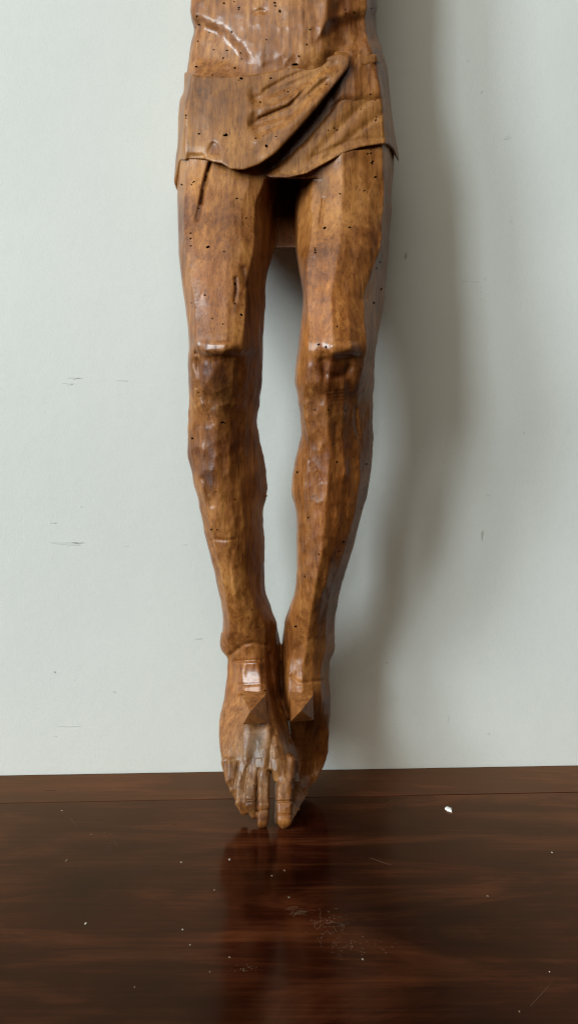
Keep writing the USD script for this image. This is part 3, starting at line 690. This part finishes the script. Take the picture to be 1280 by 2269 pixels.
# ------------------------------------------------------------------ small marks: scuffs on the wall, specks and scratches on the table
def ragged(n, rx, ry, seed, k=0.3):
    r = np.random.default_rng(seed); a = np.linspace(0, 2 * np.pi, n, endpoint=False)
    m = 1 + k * r.normal(size=n)
    return np.stack([rx * m * np.cos(a), ry * m * np.sin(a)], 1)
def flake(base_, u, v, nrm, outline, h):
    """A thin flake: an outline lifted off the surface with a slightly smaller top."""
    n = len(outline)
    lo = base_ + outline[:, :1] * u + outline[:, 1:] * v - nrm * 0.00005
    hi = base_ + outline[:, :1] * u * .85 + outline[:, 1:] * v * .85 + nrm * h
    P = np.vstack([lo, hi]); F = []
    for i in range(n):
        j = (i + 1) % n; F += [(i, j, n + j), (i, n + j, n + i)]
    for i in range(1, n - 1): F.append((n, n + i, n + i + 1))
    return P, np.array(F)
UPV = np.array([0, 0, 1.0])
SC = plain('scuff_grey', (0.515, 0.53, 0.505), 0.7, 0.2); SCD = plain('scuff_dark', (0.39, 0.39, 0.355), 0.7, 0.2)
for i, (x, y, rx, ry, rot, dark) in enumerate([(152, 1204, 38, 3.5, 3, 0), (176, 1203, 14, 2.5, 2, 0), (150, 850, 12, 2, 4, 0), (162, 838, 18, 2, 0, 0), (272, 843, 11, 1.8, 4, 0), (118, 1159, 9, 1.8, 0, 0), (280, 1211, 6, 1.2, 0, 0), (408, 1207, 7, 1.2, 0, 0),
        (437, 1416, 9, 1.5, 0, 0), (150, 1610, 26, 1.6, 1, 0), (122, 1632, 5, 1.5, 20, 0), (122, 1490, 2.6, 2.6, 0, 1), (166, 1507, 1.8, 1.8, 0, 0), (253, 1534, 2.6, 2.2, 0, 0), (180, 1123, 4, 2, 0, 0), (898, 567, 3, 9, 12, 1), (1068, 1186, 2.6, 12, 8, 1), (1080, 1096, 6, 1.5, 10, 0),
        (1030, 623, 9, 1.8, 3, 0), (1052, 624, 8, 1.5, 3, 0), (1074, 617, 2.5, 4, 20, 0), (1064, 637, 2, 2, 0, 0), (1066, 647, 2, 2, 0, 0), (1065, 663, 2.4, 2, 0, 0), (993, 1592, 2.2, 10, 4, 0), (1082, 1627, 6, 5, 30, 0), (1066, 203, 3, 4, 15, 0), (1015, 365, 3, 2.5, 0, 0), (1130, 489, 2.2, 3.5, 0, 0), (1120, 305, 9, 4, -20, 0), (857, 1469, 2, 2, 0, 1), (1160, 958, 3, 3, 0, 0), (954, 332, 3, 2, 0, 0), (1037, 133, 3, 2.4, 0, 0)]):
    p = on_wall(x, y); k_ = np.linalg.norm(on_wall(x + 1, y) - p); a = math.radians(rot)
    o = ragged(12, rx * k_, ry * k_, 100 + i); o = o @ np.array([[math.cos(a), -math.sin(a)], [math.sin(a), math.cos(a)]])
    part('scuff', flake(p, ex, UPV, -ey, o, 0.00012), SCD if dark else SC, wall)

PALE = plain('pale_speck', (0.50, 0.48, 0.43), 0.7, 0.3); DULL = plain('dull_speck', (0.17, 0.115, 0.08), 0.7, 0.3); SCR = plain('scratch', (0.075, 0.034, 0.018), 0.6, 0.2)
chip = thing('paint_chip', 'largest white paint chip, on the right of the dark tabletop', 'paint chip', on_table(992, 1795))
part('flake', flake(np.zeros(3), ex, ey, UPV, ragged(11, 0.0024, 0.0036, 3, .2), 0.0014), plain('white_chip', (0.86, 0.86, 0.83), 0.6, 0.3), chip)
for i, (x, y, r, dull) in enumerate([(190, 2048, 3.6, 0), (203, 1850, 2.4, 1), (137, 1797, 2, 0), (148, 1908, 3.6, 1), (401, 1912, 2.2, 0), (508, 1906, 2.6, 0), (508, 2123, 2.2, 0), (404, 2061, 2.6, 0), (421, 2095, 2.6, 0), (602, 1942, 2.2, 0),
        (630, 1930, 2.6, 1), (1080, 1987, 3.6, 1), (803, 2127, 2.4, 0), (1222, 1890, 2.2, 0), (1150, 2243, 2.8, 1), (1217, 2155, 2.2, 0), (298, 2189, 2.2, 1), (475, 1973, 2.6, 1), (465, 2155, 2.8, 1), (640, 1990, 1.8, 0)]):
    p = on_table(x, y); k_ = p[1] / FP
    t = thing('dust_speck', 'tiny pale speck of dust lying on the dark tabletop', 'speck', p, 'pale dust specks on the tabletop')
    part('grain', flake(np.zeros(3), ex, ey, UPV, ragged(8, .62 * r * k_, .95 * r * k_, 200 + i), r * k_ * .5), DULL if dull else PALE, t)
# dusty rubbed smears made of many fine crumbs
r_ = np.random.default_rng(12); V_, F_ = [], []
for (x, y, sx_, sy_, n_) in [(662, 2022, 13, 5, 46), (725, 2048, 22, 14, 90), (775, 2100, 40, 14, 50), (545, 2146, 14, 4, 22), (240, 1870, 6, 12, 12)]:
    for _ in range(n_):
        p = on_table(x + r_.normal() * sx_, y + r_.normal() * sy_); k_ = p[1] / FP
        P, F = flake(p, ex, ey, UPV, ragged(5, r_.uniform(.4, 1.0) * k_, r_.uniform(.5, 1.3) * k_, int(r_.integers(1e6))), .0002)
        F_.append(F + sum(len(v) for v in V_)); V_.append(P)
dust = usdkit.mesh(stage, '/World/dust', (np.vstack(V_), np.vstack(F_)), DULL).GetPrim()
data(dust, kind='stuff', label='rubbed smears of fine dust on the tabletop before the feet', category='dust')
for i, (x0, y0, x1, y1) in enumerate([(154, 1812, 178, 1842), (380, 1832, 422, 1806), (252, 1862, 262, 1880), (96, 1690 + 60, 130, 1752), (1175, 2230, 1240, 2160), (820, 1902, 872, 1920), (860, 1778, 880, 1768)]):
    a, b = on_table(x0, y0), on_table(x1, y1); d = (b - a) / np.linalg.norm(b - a); w_ = np.array([-d[1], d[0], 0]) * 0.00022
    L_ = np.linalg.norm(b - a)
    o = np.array([(0, -1), (L_ * .5, -1.0), (L_, 0), (L_ * .5, 1.0), (0, .6)]); o[:, 1] *= .00022
    part('scratch', flake(a, d, np.array([-d[1], d[0], 0]), UPV, o, 0.0001), SCR, table)
